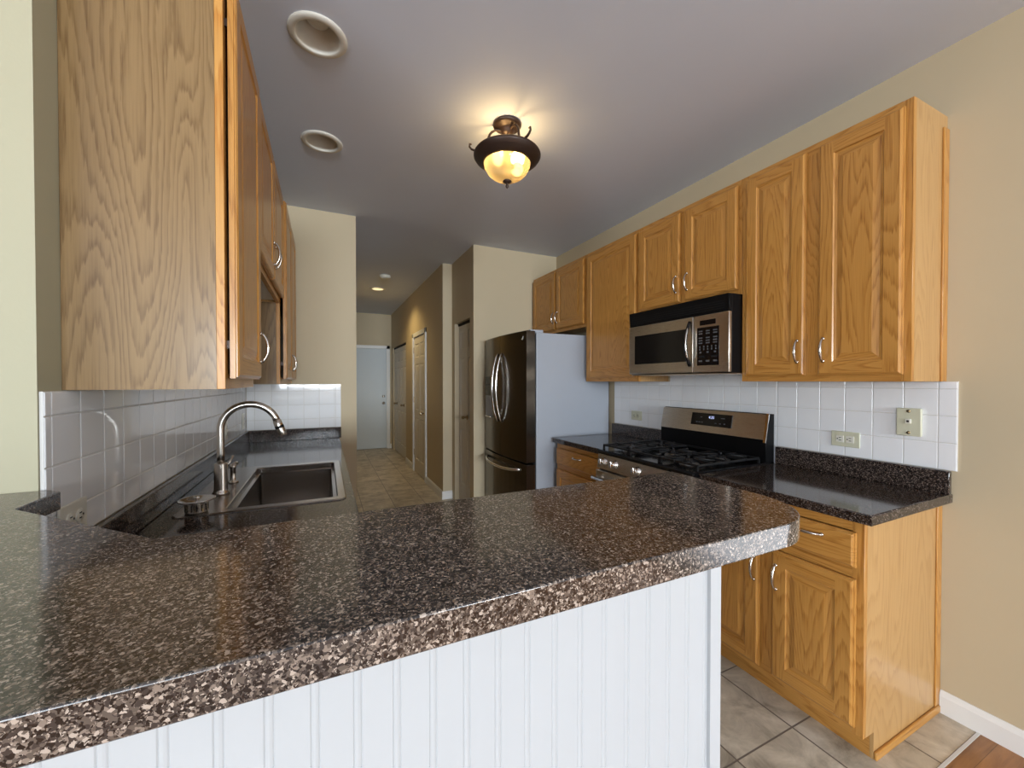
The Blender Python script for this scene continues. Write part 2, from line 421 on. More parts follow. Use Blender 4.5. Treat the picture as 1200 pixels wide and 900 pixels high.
# ---- hall doors
EDGE_D = [(0, 0), (0, .034), (.001, .035)]
PROF_D = [(0, .035), (.006, .030), (.012, .028), (.040, .0335)]
def six_panel(b, O, A, U, Nn, w, h, mat, cols=2):
    if cols == 2:
        s_ = .105 if w > .6 else .06; mid = .09
        xs = [s_, w / 2 - mid / 2, w / 2 + mid / 2, w - s_]; cs = (1, 3)
    else:
        s_ = .055; xs = [s_, w - s_]; cs = (1,)
    zs = [.20, .82, .94, 1.62, 1.72, 1.92]
    b.panel(O, A, U, Nn, w, h, .035, xs, zs, {(i, j) for i in cs for j in (1, 3, 5)}, PROF_D, mat, mat, EDGE_D)
def knob(b, p, n, m, r=.026):
    b.lathe(p, [(.030, 0), (.030, .004), (.012, .008), (.011, .030), (r * .8, .036), (r, .048), (r * .85, .060), (.004, .064)], m, 20, n, (True, True))
Z = (0, 0, 1)
# entry door at the hall end
b = B(); b.box(.233, 1.147, 8.52, 8.56, .008, 2.035, 'entry', .002)
d = struct('door_1', b)
b = B(); b.box(.17, .236, 8.482, 8.505, 0, 2.10, 'white', .004).box(1.144, 1.21, 8.482, 8.505, 0, 2.10, 'white', .004).box(.17, 1.21, 8.482, 8.505, 2.035, 2.10, 'white', .004)
b.box(.225, .236, 8.5, 8.6, 0, 2.04, 'white').box(1.144, 1.155, 8.5, 8.6, 0, 2.04, 'white'); b.build('door_casing', d)
b = B(); knob(b, (1.085, 8.52, .93), (0, -1, 0), 'nickel'); b.build('door_knob', d)
b = B(); b.lathe((1.085, 8.52, 1.07), [(.028, 0), (.028, .008), (.02, .014), (.001, .015)], 'nickel', 20, (0, -1, 0)); b.box(1.081, 1.089, 8.49, 8.506, 1.055, 1.085, 'nickel', .002); b.build('deadbolt', d)
# six panel door with white casing on the right of the hall
b = B(); six_panel(b, (1.275, 5.43, .01), (0, 1, 0), Z, (-1, 0, 0), .76, 2.02, 'door_white'); d = struct('door_2', b)
b = B(); b.box(1.222, 1.245, 5.36, 5.427, 0, 2.10, 'white', .004).box(1.222, 1.245, 6.193, 6.26, 0, 2.10, 'white', .004).box(1.222, 1.245, 5.36, 6.26, 2.035, 2.10, 'white', .004)
b.box(1.24, 1.36, 5.418, 5.428, 0, 2.04, 'white').box(1.24, 1.36, 6.192, 6.202, 0, 2.04, 'white'); b.build('door_casing', d)
b = B(); knob(b, (1.24, 5.50, .93), (-1, 0, 0), 'nickel'); b.build('door_knob', d)
for z in (.25, 1.05, 1.8): B().box(1.232, 1.242, 6.178, 6.192, z, z + .09, 'brass').build('hinge', d)
# bifold closet doors near the entry
b = B()
for k in range(4): six_panel(b, (1.300, 6.865 + k * .353, .015), (0, 1, 0), Z, (-1, 0, 0), .349, 1.99, 'door_white', 1)
d = struct('door_3', b); B().box(1.262, 1.32, 6.861, 8.279, 2.010, 2.039, 'dark').build('track', d)
b = B(); knob(b, (1.265, 7.20, .95), (-1, 0, 0), 'brass', .018); knob(b, (1.265, 7.94, .95), (-1, 0, 0), 'brass', .018); b.build('door_knob', d)
# bifold pantry door beside the fridge
b = B()
for k in range(2): six_panel(b, (1.435, 3.905 + k * .263, .015), (0, 1, 0), Z, (-1, 0, 0), .260, 1.985, 'door_white', 1)
d = struct('door_4', b); B().box(1.39, 1.45, 3.901, 4.429, 2.003, 2.029, 'dark').build('track', d)
b = B(); knob(b, (1.40, 4.135, .98), (-1, 0, 0), 'brass', .018); b.build('door_knob', d)

# ---------------------------------------------------------------- wall tiles
def tile_field(name, plane, wall, sign, a_edges, z_edges, label):
    b = B(); g = .0016; th = .008
    def P(a, z, d):
        return (wall + sign * d, a, z) if plane == 'x' else (a, wall + sign * d, z)
    A0, A1, Z0, Z1 = a_edges[0], a_edges[-1], z_edges[0], z_edges[-1]
    lo = [P(A0, Z0, 0), P(A1, Z0, 0), P(A1, Z1, 0), P(A0, Z1, 0)]; hi = [P(A0, Z0, th - .002), P(A1, Z0, th - .002), P(A1, Z1, th - .002), P(A0, Z1, th - .002)]
    b.rings([lo, hi], 'grout', True, True, smooth=False)
    for a0, a1 in zip(a_edges, a_edges[1:]):
        for z0, z1 in zip(z_edges, z_edges[1:]):
            r = []
            for ins, d in ((g, th - .002), (g, th - .0008), (g + .0015, th)):
                r.append([P(a0 + ins, z0 + ins, d), P(a1 - ins, z0 + ins, d), P(a1 - ins, z1 - ins, d), P(a0 + ins, z1 - ins, d)])
            b.rings(r, 'tile', False, True, smooth=False)
    c = P((A0 + A1) / 2, Z0, 0)
    return tag(b.build(name, None, c), label, 'tile backsplash')
def edges(a0, a1, first, step):
    r = [a0]; x = first
    while x < a1 - .012:
        if x > a0 + .012: r.append(x)
        x += step
    return r + [a1]
ZT = [1.008, 1.119, 1.230, 1.341, 1.3715]
tile_field('tile_backsplash', 'x', XR - .0005, -1, edges(.694, 1.402, .75, .1095), ZT, 'white square wall tiles above the right-hand counter near the wall phone plate')
tile_field('tile_backsplash', 'x', XR - .0005, -1, edges(1.4035, 2.176, 1.407, .1095), [.90, 1.008, 1.119, 1.230, 1.341, 1.413], 'white square wall tiles behind the gas range, under the microwave')
tile_field('tile_backsplash', 'x', XR - .0005, -1, edges(2.1775, 2.80, 2.283, .1095), ZT, 'white square wall tiles between the range and the refrigerator')
ZL = [1.002, 1.077, 1.187, 1.297, 1.3505]
tile_field('tile_backsplash', 'x', XL + .0005, 1, edges(1.182, 3.55, 1.205, .1135), ZL, 'long run of white square wall tiles along the left wall behind the faucet')
tile_field('tile_backsplash', 'y', 3.5595, -1, edges(XL + .01, .118, -.042 - .11 * 4, .11)[:-1] + [.078, .118], ZL, 'short run of white wall tiles at the far end of the sink counter')

# ---------------------------------------------------------------- cabinets
EDGE_O = [(0, 0), (0, .0125), (.004, .0135), (.0045, .0165), (.010, .020)]
PROF_O = [(0, .020), (.004, .0150), (.010, .0135), (.013, .0125), (.036, .0185)]
def oak_door(b, O, A, Nn, w, h, fr=.058, field=None):
    b.panel(O, A, Z, Nn, w, h, .020, [fr, w - fr], [fr, h - fr], {(1, 1)}, PROF_O, 'oak_v', 'oak_h', EDGE_O, field or 'oak_v')
def drawer_front(b, O, A, Nn, w, h):
    b.panel(O, A, Z, Nn, w, h, .020, [], [], set(), [], 'oak_h', 'oak_h', EDGE_O)
def pull(parent, p, n, up, L=.096):
    """bow pull with two round feet, the bar swelling in the middle"""
    p, n, up = Vector(p), Vector(n), Vector(up); b = B()
    pts, rad = [], []
    for i in range(17):
        t = -1 + i / 8
        pts.append(p + up * (L / 2 * t * 1.08) + n * (.022 * (1 - t * t) ** .7 + .002 if abs(t) < 1 else .002)); rad.append(.0040 + .0024 * (1 - abs(t)) if abs(t) < .85 else .0046)
    b.tube(pts, rad, 'nickel', 10)
    for t in (-1, 1): b.lathe(p + up * (L / 2 * t * 1.04), [(.0075, 0), (.0075, .003), (.005, .006), (.001, .0065)], 'nickel', 14, n, (True, True))
    return b.build('handle', parent)

def wall_cabinet(label, side, y0, y1, z0, z1, doors, group, pulls, end_mat='veneer', stiles=(.03, .03, .04), over=.014, white_bottom=False, name='wall_cabinet', gap=.0):
    """side: 'R' hangs on the right wall and faces -x, 'L' the left wall and faces +x. doors: list of (y0, y1, hinge-free pull y)"""
    sg = -1 if side == 'R' else 1
    wall = XR if side == 'R' else XL
    xf = wall + sg * (.285 if side == 'R' else .310)     # face of the frame
    xb = xf - sg * .019                                   # body front
    X = lambda a, b_: (min(a, b_), max(a, b_))
    t = thing(name, ((wall + xf) / 2, (y0 + y1) / 2, z0), label, 'cabinet', group)
    b = B()
    a, c = X(xb, wall - sg * -.0008)
    ms, md = .012, end_mat
    b.box(a, c, y0, y0 + ms, z0, z1, md).box(a, c, y1 - ms, y1, z0, z1, md)
    b.box(a, c, y0 + ms, y1 - ms, z0 + .012, z0 + .024, 'white' if white_bottom else 'veneer').box(a, c, y0 + ms, y1 - ms, z1 - .014, z1 - .002, 'veneer')
    a2, c2 = X(wall + sg * .001, wall + sg * .007); b.box(a2, c2, y0 + ms, y1 - ms, z0 + .024, z1 - .014, 'veneer')
    b.build('body', t)
    b = B(); a, c = X(xf, xb); sl, sr, sm = stiles
    b.box(a, c, y0, y0 + sl, z0, z1, 'stile' if end_mat != 'veneer' else 'oak_v', .001, 1).box(a, c, y1 - sr, y1, z0, z1, 'oak_v', .001, 1)
    b.box(a, c, y0 + sl, y1 - sr, z0, z0 + .04, 'oak_h').box(a, c, y0 + sl, y1 - sr, z1 - .045, z1, 'oak_h')
    for (d0, d1, _), (e0, e1, _) in zip(doors, doors[1:]):
        b.box(a, c, (d1 + e0) / 2 - sm / 2, (d1 + e0) / 2 + sm / 2, z0 + .04, z1 - .045, 'oak_v')
    b.build('face_frame', t)
    dz0, dz1 = z0 + over * 2, z1 - over * 2
    for i, (d0, d1, py) in enumerate(doors):
        b = B()
        gx = xf + sg * (.003 + gap)
        oak_door(b, (gx, d0, dz0), (0, 1, 0), (sg, 0, 0), d1 - d0, dz1 - dz0)
        for z in (dz0 + .08, dz1 - .12):
            hy = d0 + .002 if (py or d1) > (d0 + d1) / 2 else d1 - .014
            a, c = X(xf, gx + sg * .004); b.box(a, c, hy, hy + .005, z, z + .02, 'bronze')
        d = b.build('door', t)
        if py: pull(d, (gx + sg * .020, py, dz0 + (.062 + .05 if True else 0)), (sg, 0, 0), Z)
    return t, xf

UP = 'oak wall cabinets on the right wall'
t, xf = wall_cabinet('large two-door oak wall cabinet, right of the microwave, nearest on the right wall', 'R', .735, 1.420, 1.372, 2.455,
    [(.757, 1.048, 1.024), (1.103, 1.392, 1.132)], UP, True, stiles=(.03, .036, .062))
b = B(); b.box(2.268, XR - .001, .728, .735, 1.372, 2.40, 'oak_v', .002); b.build('scribe_trim', t)
wall_cabinet('short two-door oak wall cabinet right above the microwave', 'R', 1.4215, 2.197, 1.842, 2.455,
    [(1.440, 1.790, 1.765), (1.824, 2.185, 1.85)], UP, True)
wall_cabinet('tall single-door oak wall cabinet without a handle, left of the microwave', 'R', 2.1985, 2.833, 1.372, 2.455,
    [(2.212, 2.800, None)], UP, True)
wall_cabinet('short two-door oak wall cabinet above the refrigerator', 'R', 2.8345, 3.785, 1.842, 2.455,
    [(2.845, 3.300, 3.275), (3.318, 3.765, 3.343)], UP, True)
UL = 'oak wall cabinets on the left wall'
t, xl = wall_cabinet('tall oak wall cabinet with a wide plain side panel, nearest on the left wall', 'L', 1.262, 1.712, 1.352, 2.455,
    [(1.278, 1.704, 1.675)], UL, True, end_mat='veneer_grey', stiles=(.034, .03, .04), gap=.004)
wall_cabinet('short two-door oak wall cabinet above the sink on the left wall', 'L', 1.7135, 2.668, 1.825, 2.455,
    [(1.722, 2.182, 2.155), (2.196, 2.660, 2.22)], UL, True, white_bottom=True)
wall_cabinet('farthest oak wall cabinet on the left wall, its door standing slightly off the frame', 'L', 2.6695, 3.545, 1.358, 2.455,
    [(2.690, 3.095, 3.065), (3.110, 3.510, 3.14)], UL, True, end_mat='veneer_grey', gap=.012)

def base_cabinet(label, y0, y1, fronts, group, end_near=False):
    xf = 1.722; xb = xf + .019
    t = thing('base_cabinet', (2.0, (y0 + y1) / 2, 0), label, 'cabinet', group)
    b = B(); zt = .8745
    for ya, yb in ((y0, y0 + .012), (y1 - .012, y1)):
        b.prism([(xb, .10), (1.795, .10), (1.795, 0), (XR - .001, 0), (XR - .001, zt), (xb, zt)], ya, yb, 'veneer', 'xz')
    b.box(xb, XR - .002, y0 + .012, y1 - .012, .10, .115, 'veneer').box(XR - .01, XR - .002, y0 + .012, y1 - .012, .115, zt, 'veneer').box(xb, XR - .01, y0 + .012, y1 - .012, zt - .015, zt, 'veneer')
    b.build('body', t)
    B().box(1.795, 1.807, y0 + .012, y1 - .012, 0, .10, 'oak_h').build('toe_kick', t)
    b = B(); b.box(xf, xb, y0, y0 + .036, .10, zt, 'oak_v', .001, 1).box(xf, xb, y1 - .03, y1, .10, zt, 'oak_v', .001, 1)
    b.box(xf, xb, y0 + .036, y1 - .03, .10, .145, 'oak_h').box(xf, xb, y0 + .036, y1 - .03, zt - .04, zt, 'oak_h').box(xf, xb, y0 + .036, y1 - .03, .665, .71, 'oak_h')
    for (_, a, c, _), (_, a2, c2, _) in zip(fronts[::2], fronts[2::2]): [b.box(xf, xb, (c + a2) / 2 - .035, (c + a2) / 2 + .035, za, zb, 'oak_v') for za, zb in ((.1455, .6645), (.7105, zt - .0405))]
    b.build('face_frame', t)
    for kind, a, c, py in fronts:
        b = B()
        if kind == 'drawer':
            drawer_front(b, (xf - .003, a, .706), (0, 1, 0), (-1, 0, 0), c - a, .126)
            d = b.build('drawer', t); pull(d, (xf - .023, py, .793), (-1, 0, 0), (0, 1, 0))
        else:
            oak_door(b, (xf - .003, a, .132), (0, 1, 0), (-1, 0, 0), c - a, .532)
            d = b.build('door', t)
            if py: pull(d, (xf - .023, py, .556), (-1, 0, 0), Z)
    if end_near:
        B().box(1.795, XR - .001, y0 - .011, y0, 0, .030, 'oak_x', .004).build('shoe_moulding', t)
        B().box(2.272, XR - .001, y0 - .006, y0, .031, .874, 'oak_v', .002).build('scribe_trim', t)
    return t
BG = 'oak base cabinets on the right wall'
base_cabinet('oak base cabinet with pale side panel, under the near end of the right-hand counter', .742, 1.398,
    [('drawer', .763, 1.054, .915), ('door', .763, 1.054, 1.034), ('drawer', 1.109, 1.388, 1.25), ('door', 1.109, 1.388, 1.128)], BG, True)
base_cabinet('narrow oak base cabinet between the range and the refrigerator', 2.180, 2.800,
    [('drawer', 2.196, 2.784, 2.49), ('door', 2.196, 2.784, None)], BG)

# ---------------------------------------------------------------- countertops
def counter_right(label, y0, y1, near):
    t = thing('countertop', (2.0, (y0 + y1) / 2, .876), label, 'countertop', 'counters along the right wall')
    b = B(); b.prism([(1.685, y0), (XR - .001, y0), (XR - .001, y1), (1.685, y1)], .876, .914, 'counter', bev=.004); b.build('worktop', t)
    b = B(); b.box(XR - .031, XR - .0085, y0 + .001, y1 - .001, .9145, 1.007, 'counter', .003); b.build('upstand', t)
counter_right('dark speckled countertop on the near oak base cabinet at the right wall', .707, 1.400, True)
counter_right('dark speckled countertop between the range and the refrigerator', 2.172, 2.808, False)
# sink side counter, an L with a cutout for the sink
SX0, SX1, SY0, SY1 = -.455, .060, 1.700, 2.490
t = thing('countertop', (-.22, 2.3, .876), 'dark speckled countertop around the sink along the left wall', 'countertop')
b = B()
b.box(XL + .001, SX0, SY0, SY1, .876, .914, 'counter').box(SX1, .105, SY0, SY1, .876, .914, 'counter').box(XL + .001, .105, SY1, 3.559, .876, .914, 'counter')
b.prism([(XL + .001, 1.034), (-.178, .662), (.66, .662), (.66, 1.29), (.105, 1.29), (.105, SY0), (XL + .001, SY0)], .876, .914, 'counter')
b.build('worktop', t)
b = B(); b.box(XL + .009, XL + .030, 1.06, 3.550, .9145, 1.001, 'counter', .003).box(XL + .031, .118, 3.529, 3.551, .9145, 1.001, 'counter', .003); b.build('upstand', t)
# sink base
t = thing('base_cabinet', (-.22, 2.5, 0), 'oak base cabinet under the sink counter on the left', 'cabinet')
b = B(); b.box(XL + .001, .062, 1.31, 1.325, 0, .875, 'veneer').box(XL + .001, .062, 3.545, 3.558, 0, .875, 'veneer').box(.0, .012, 1.325, 3.545, 0, .10, 'oak_h').box(XL + .001, .062, 1.325, 3.545, .10, .115, 'veneer'); b.build('body', t)
b = B(); b.box(.062, .081, 1.31, 3.558, .10, .15, 'oak_h').box(.062, .081, 1.31, 3.558, .835, .875, 'oak_h')
for y in (1.31, 1.68, 2.10, 2.51, 2.93, 3.51): b.box(.062, .081, y, y + .045, .15, .835, 'oak_v')
b.build('face_frame', t)
for y0, y1, py in ((1.34, 1.69, 1.665), (1.715, 2.11, 2.085), (2.135, 2.52, 2.16), (2.545, 2.94, 2.57), (2.965, 3.52, 2.99)):
    b = B(); oak_door(b, (.084, y0, .13), (0, 1, 0), (1, 0, 0), y1 - y0, .72); d = b.build('door', t); pull(d, (.104, py, .74), (1, 0, 0), Z)

# bar top
t = B()
r = .13; cc = (.80 - r, .39 + r)
poly = [(-1.28, .39)] + [(cc[0] + r * math.cos(a), cc[1] + r * math.sin(a)) for a in [-PI / 2 + PI / 2 * i / 16 for i in range(17)]] + [(.80, .747), (-.226, .747), (-.505, 1.026)]
poly += [(-.5, 1.150), (-.512, 1.166), (-.53, 1.1755), (-1.28, 1.1755)]
t.prism(poly, 1.105, 1.143, 'granite', bev=.0022, seg=2)
for f in t.bm.faces:
    f.normal_update()
    if abs(f.normal.z) < .1 and f.normal.x > .02 and f.normal.y < -.02: f.smooth = True
tag(t.build('bar_top', None, (0, .55, 1.105)), 'long brown speckled breakfast bar top in the foreground on the white half wall', 'bar top')

# beadboard
t = thing('beadboard_panel', (-.2, .545, 0), 'white beadboard panel on the front of the half wall below the bar top', 'beadboard')
b = B(); pts = []; x = -1.25; st = .0486; yf = .540
prof = [(x, yf)]
k = .668
while k > -1.22: pts.append(k); k -= st
for g in sorted(pts):
    prof += [(g - .006, yf), (g - .0045, yf + .0012), (g - .003, yf + .0002), (g, yf - .0004), (g + .003, yf + .0002), (g + .0045, yf + .0012), (g + .006, yf)]
prof.append((.6745, yf))
poly = prof + [(.6745, .5515), (-1.25, .5515)]
vs = poly
rb = [[Vector((p[0], p[1], z)) for p in prof] for z in (.0, 1.1035)]
b.rings(rb, 'bead', smooth=False, wrap=False)
b.box(-1.25, .6745, .545, .5515, 0, 1.1035, 'bead')
b.build('boards', t)
b = B(); b.prism([(.675, .533), (.704, .533), (.704, .5515), (.675, .5515)], 0, 1.1035, 'bead', bev=.003); b.build('corner_trim', t)

# ---------------------------------------------------------------- sink, faucet and what stands round them
t = thing('sink', (-.2, 2.09, .75), 'stainless steel single-bowl sink set in the left countertop', 'sink')
RX0, RX1, RY0, RY1 = -.470, .075, 1.672, 2.512
OX0, OX1, OY0, OY1 = -.325, .045, 1.712, 2.455
def rrect(x0, x1, y0, y1, r, z, n=5):
    out = []
    for cx, cy, a0 in ((x1 - r, y0 + r, -PI / 2), (x1 - r, y1 - r, 0), (x0 + r, y1 - r, PI / 2), (x0 + r, y0 + r, PI)):
        out += [Vector((cx + r * math.cos(a0 + PI / 2 * i / n), cy + r * math.sin(a0 + PI / 2 * i / n), z)) for i in range(n + 1)]
    return out
b = B()
b.rings([rrect(RX0, RX1, RY0, RY1, .03, .9143), rrect(RX0, RX1, RY0, RY1, .03, .916), rrect(RX0 + .004, RX1 - .004, RY0 + .004, RY1 - .004, .028, .919),
         rrect(OX0, OX1, OY0, OY1, .018, .919), rrect(OX0 + .003, OX1 - .003, OY0 + .003, OY1 - .003, .016, .915)], 'steel_sink', smooth=False)
b.build('rim', t)
b = B()
b.rings([rrect(OX0 + .003, OX1 - .003, OY0 + .003, OY1 - .003, .016, .915), rrect(OX0 + .003, OX1 - .003, OY0 + .003, OY1 - .003, .016, .890), rrect(OX0 + .016, OX1 - .016, OY0 + .016, OY1 - .016, .014, .886),
         rrect(OX0 + .020, OX1 - .020, OY0 + .020, OY1 - .020, .014, .72), rrect(OX0 + .035, OX1 - .035, OY0 + .035, OY1 - .035, .012, .700)], 'steel_sink', close1=True, smooth=False)
b.build('bowl', t)
b = B(); b.lathe((-.14, 2.085, .7005), [(.056, 0), (.054, .003), (.042, .002), (.040, -.010), (.001, -.012)], 'chrome', 24); b.build('drain', t)

t = thing('faucet', (-.381, 1.95, .9195), 'tall brushed nickel gooseneck kitchen faucet on the back deck of the sink', 'faucet')
b = B(); b.lathe((-.381, 1.95, .9195), [(.030, 0), (.030, .006), (.0255, .012), (.0235, .020), (.0225, .118), (.0215, .124), (.016, .126)], 'nickel', 28, caps=(True, True)); b.build('base', t)
b = B(); R = .100; c0 = Vector((-.381 + R, 1.95, 1.178))
pts = [Vector((-.381, 1.95, z)) for z in (1.04, 1.08, 1.12, 1.16)] + arc(c0, R, PI, PI * .09, 20)
b.tube(pts, .0135, 'nickel', 16); b.build('spout', t)
e = pts[-1]; dr = (pts[-1] - pts[-2]).normalized()
b = B(); b.lathe(e, [(.0125, -.004), (.0160, .0), (.0165, .020), (.0170, .048), (.0155, .062), (.0130, .068), (.001, .068)], 'nickel', 18, dr); b.lathe(e + dr * .022, [(.0172, 0), (.0172, .012)], 'black', 18, dr); b.build('spray_head', t)
b = B(); b.cyl((-.381, 1.972, .995), (-.381, 2.005, .995), .013, 'nickel', 16); b.tube([(-.381, 1.998, .998), (-.365, 2.005, 1.03), (-.350, 2.010, 1.062)], [.006, .005, .0045], 'nickel', 10); b.build('lever', t)

t = thing('soap_dispenser', (-.375, 2.15, .9195), 'small nickel soap dispenser pump just behind the faucet', 'soap dispenser')
b = B(); b.lathe((-.375, 2.15, .9195), [(.021, 0), (.021, .004), (.014, .008), (.0105, .012), (.0105, .060), (.012, .064), (.012, .082), (.001, .084)], 'nickel', 20, caps=(True, False)); b.build('body', t)
b = B(); b.tube([(-.375, 2.15, .998), (-.372, 2.165, 1.003), (-.368, 2.190, 1.001), (-.366, 2.198, .994)], .0055, 'nickel', 10); b.build('nozzle', t)

t = thing('sink_strainer', (-.405, 1.715, .9195), 'stainless basket strainer lying at the near corner of the sink deck', 'strainer')
b = B(); b.lathe((-.405, 1.715, .9195), [(.001, .0015), (.030, 0), (.033, .003), (.034, .034), (.050, .040), (.054, .043), (.054, .046), (.049, .045), (.036, .040), (.030, .036), (.001, .034)], 'chrome', 32); b.build('basket', t)
b = B()
for i in range(14):
    a = 2 * PI * i / 14
    for z in (.010, .017, .024): b.lathe(Vector((-.405, 1.715, .9195 + z)) + Vector((math.cos(a), math.sin(a), 0)) * .0332, [(.0022, 0), (.0020, .001), (.0001, .0011)], 'dark', 8, (math.cos(a), math.sin(a), 0))
b.build('holes', t)
b = B(); b.lathe((-.405, 1.715, .9540), [(.004, 0), (.004, .010), (.009, .013), (.009, .018), (.001, .020)], 'chrome', 16); b.build('knob', t)

# ---------------------------------------------------------------- gas range
RY0, RY1 = 1.405, 2.167
RXF = 1.655
t = thing('gas_range', (1.98, 1.786, 0), 'stainless and black gas range with five burners between the right-hand counters', 'range')
b = B(); b.box(RXF + .012, 2.285, RY0, RY1, .045, .895, 'black', .003)
for x in (1.72, 2.22):
    for y in (RY0 + .06, RY1 - .06): b.cyl((x, y, 0), (x, y, .046), .018, 'black', 12)
b.build('body', t)
b = B(); b.prism([(1.648, .895), (2.285, .895), (2.285, .921), (1.655, .921), (1.645, .912)], RY0 - .001, RY1 + .001, 'black_gloss', 'xz', bev=.002); b.build('cooktop', t)
# control panel at the front with five knobs
b = B(); b.prism([(1.640, .800), (1.672, .800), (1.672, .893), (1.652, .893)], RY0, RY1, 'steel', 'xz', bev=.002); b.build('control_panel', t)
kn = Vector((-.992, 0, .128)).normalized()
for y in (1.49, 1.60, 1.786, 1.985, 2.09):
    b = B(); p = Vector((1.6460, y, .850))
    b.lathe(p, [(.027, 0), (.027, .006), (.022, .010), (.0205, .034), (.019, .038), (.001, .039)], 'chrome', 24, kn, (True, False))
    q = p + kn * .038; b.box(q.x - .006, q.x + .008, y - .0045, y + .0045, q.z - .020, q.z + .020, 'chrome', .002)
    b.build('knob', t)
d = B(); d.box(1.628, 1.667, RY0 + .003, RY1 - .003, .235, .792, 'steel', .005); d = d.build('oven_door', t)
B().box(1.6255, 1.6275, RY0 + .09, RY1 - .09, .33, .66, 'black_gloss').build('window', d)
b = B(); b.tube([(1.628, RY0 + .05, .745), (1.590, RY0 + .05, .745)], .011, 'chrome', 12); b.tube([(1.628, RY1 - .05, .745), (1.590, RY1 - .05, .745)], .011, 'chrome', 12)
b.tube([(1.586, RY0 + .025, .745), (1.582, (RY0 + RY1) / 2, .745), (1.586, RY1 - .025, .745)], .0135, 'chrome', 14); b.build('handle', d)
B().box(1.630, 1.667, RY0 + .003, RY1 - .003, .050, .228, 'steel', .005).build('drawer', t)
# backguard
b = B(); b.prism([(2.215, .9215), (2.285, .9215), (2.285, 1.188), (2.255, 1.190), (2.240, 1.184), (2.212, 1.046)], RY0, RY1, 'black', 'xz', bev=.002); b.build('backguard', t)
def slant(x_bot, z_bot, x_top, z_top, y0, y1, mat, th):
    """plate on the slanted face of the backguard"""
    bb = B(); n_ = Vector((-(z_top - z_bot), 0, x_top - x_bot)).normalized() * th
    lo = [Vector((x_bot, y0, z_bot)), Vector((x_bot, y1, z_bot)), Vector((x_top, y1, z_top)), Vector((x_top, y0, z_top))]
    bb.rings([lo, [p + n_ for p in lo]], mat, True, True, smooth=False); return bb
slant(2.2105, 1.046, 2.2385, 1.186, RY0 + .012, RY1 - .004, 'steel', .004).build('fascia', t)
for y in (RY0 + .001, ): slant(2.2085, 1.030, 2.240, 1.190, RY0 - .003, RY0 + .011, 'chrome', .006).build('end_cap', t)
disp = slant(2.2148, 1.088, 2.2308, 1.166, 1.615, 1.905, 'black_gloss', .006).build('display', t)
def text_mesh(txt, size, M4, mat, parent, name):
    cu = bpy.data.curves.new('t', 'FONT'); cu.body = txt; cu.size = size; cu.extrude = .0004; cu.align_x = 'CENTER'; cu.align_y = 'CENTER'
    o = bpy.data.objects.new('t', cu); col.objects.link(o); dg = bpy.context.evaluated_depsgraph_get()
    me = bpy.data.meshes.new_from_object(o.evaluated_get(dg)); bpy.data.objects.remove(o)
    me.transform(M4); me.transform(Matrix.Translation(-ROOT[parent])); me.materials.clear(); me.materials.append(M[mat])
    r = bpy.data.objects.new(name, me); col.objects.link(r); r.parent = parent; ROOT[r] = ROOT[parent]; return r
def face_matrix(p, right, up):
    r_, u_ = Vector(right).normalized(), Vector(up).normalized(); n_ = r_.cross(u_)
    return Matrix(((r_.x, u_.x, n_.x, p[0]), (r_.y, u_.y, n_.y, p[1]), (r_.z, u_.z, n_.z, p[2]), (0, 0, 0, 1)))
su = Vector((.016, 0, .078)).normalized(); sn = Vector((-su.z, 0, su.x))
def on_disp(y, f):
    return Vector((2.2148, y, 1.088)) + Vector((.016, 0, .078)) * f + sn * .0066
text_mesh('4:35', .024, face_matrix(on_disp(1.755, .68), (0, -1, 0), su), 'led', disp, 'digits')
for y, f, wd in ((1.86, .25, .012), (1.84, .25, .012), (1.82, .25, .012), (1.83, .66, .014), (1.675, .68, .026), (1.66, .25, .012), (1.69, .25, .012), (1.72, .25, .012)):
    p = on_disp(y, f)
    B().box(p.x - .0004, p.x + .0004, y - wd / 2, y + wd / 2, p.z - .0025, p.z + .0025, 'print').build('touch_mark', disp)
# burners and grates
for x, y, r in ((1.80, 1.56, .040), (1.80, 2.01, .046), (2.06, 1.56, .034), (2.06, 2.01, .036), (1.93, 1.786, .044)):
    b = B(); b.lathe((x, y, .9212), [(r + .012, 0), (r + .010, .006), (r, .008), (r * .9, .016)], 'burner', 24)
    b.lathe((x, y, .9372), [(r * .96, 0), (r, .004), (r * .9, .009), (.001, .010)], 'iron', 24, caps=(True, False)); b.build('burner', t)
def grate(y0, y1, cs):
    b = B(); z0, z1 = .942, .953; x0, x1 = 1.685, 2.175; w_ = .011
    for y in (y0, y1 - w_): b.box(x0, x1, y, y + w_, z0, z1, 'iron', .002, 1)
    for x in (x0, x1 - w_, (x0 + x1) / 2 - w_ / 2): b.box(x, x + w_, y0, y1, z0, z1, 'iron', .002, 1)
    for cx, cy in cs:
        for k in range(4):
            a = k * PI / 2 + PI / 4
            p = Vector((cx, cy, 0)); d_ = Vector((math.cos(a), math.sin(a), 0))
            b.tube([p + d_ * .028 + Vector((0, 0, .954)), p + d_ * .075 + Vector((0, 0, .951)), p + d_ * .125 + Vector((0, 0, .947))], .0055, 'iron', 6)
        b.box(cx - .12, cx - .03, cy - .005, cy + .005, z0, z1 + .003, 'iron', .001, 1).box(cx + .03, cx + .12, cy - .005, cy + .005, z0, z1 + .003, 'iron', .001, 1)
        b.box(cx - .005, cx + .005, y0, cy - .028, z0, z1 + .003, 'iron', .001, 1).box(cx - .005, cx + .005, cy + .028, y1, z0, z1 + .003, 'iron', .001, 1)
    for x in (x0, x1 - w_):
        for y in (y0, y1 - w_): b.box(x, x + w_, y, y + w_, .9212, .943, 'iron')
    return b
grate(1.412, 1.660, [(1.80, 1.56), (2.06, 1.56)]).build('grate', t)
grate(1.664, 1.908, [(1.93, 1.786)]).build('grate', t)
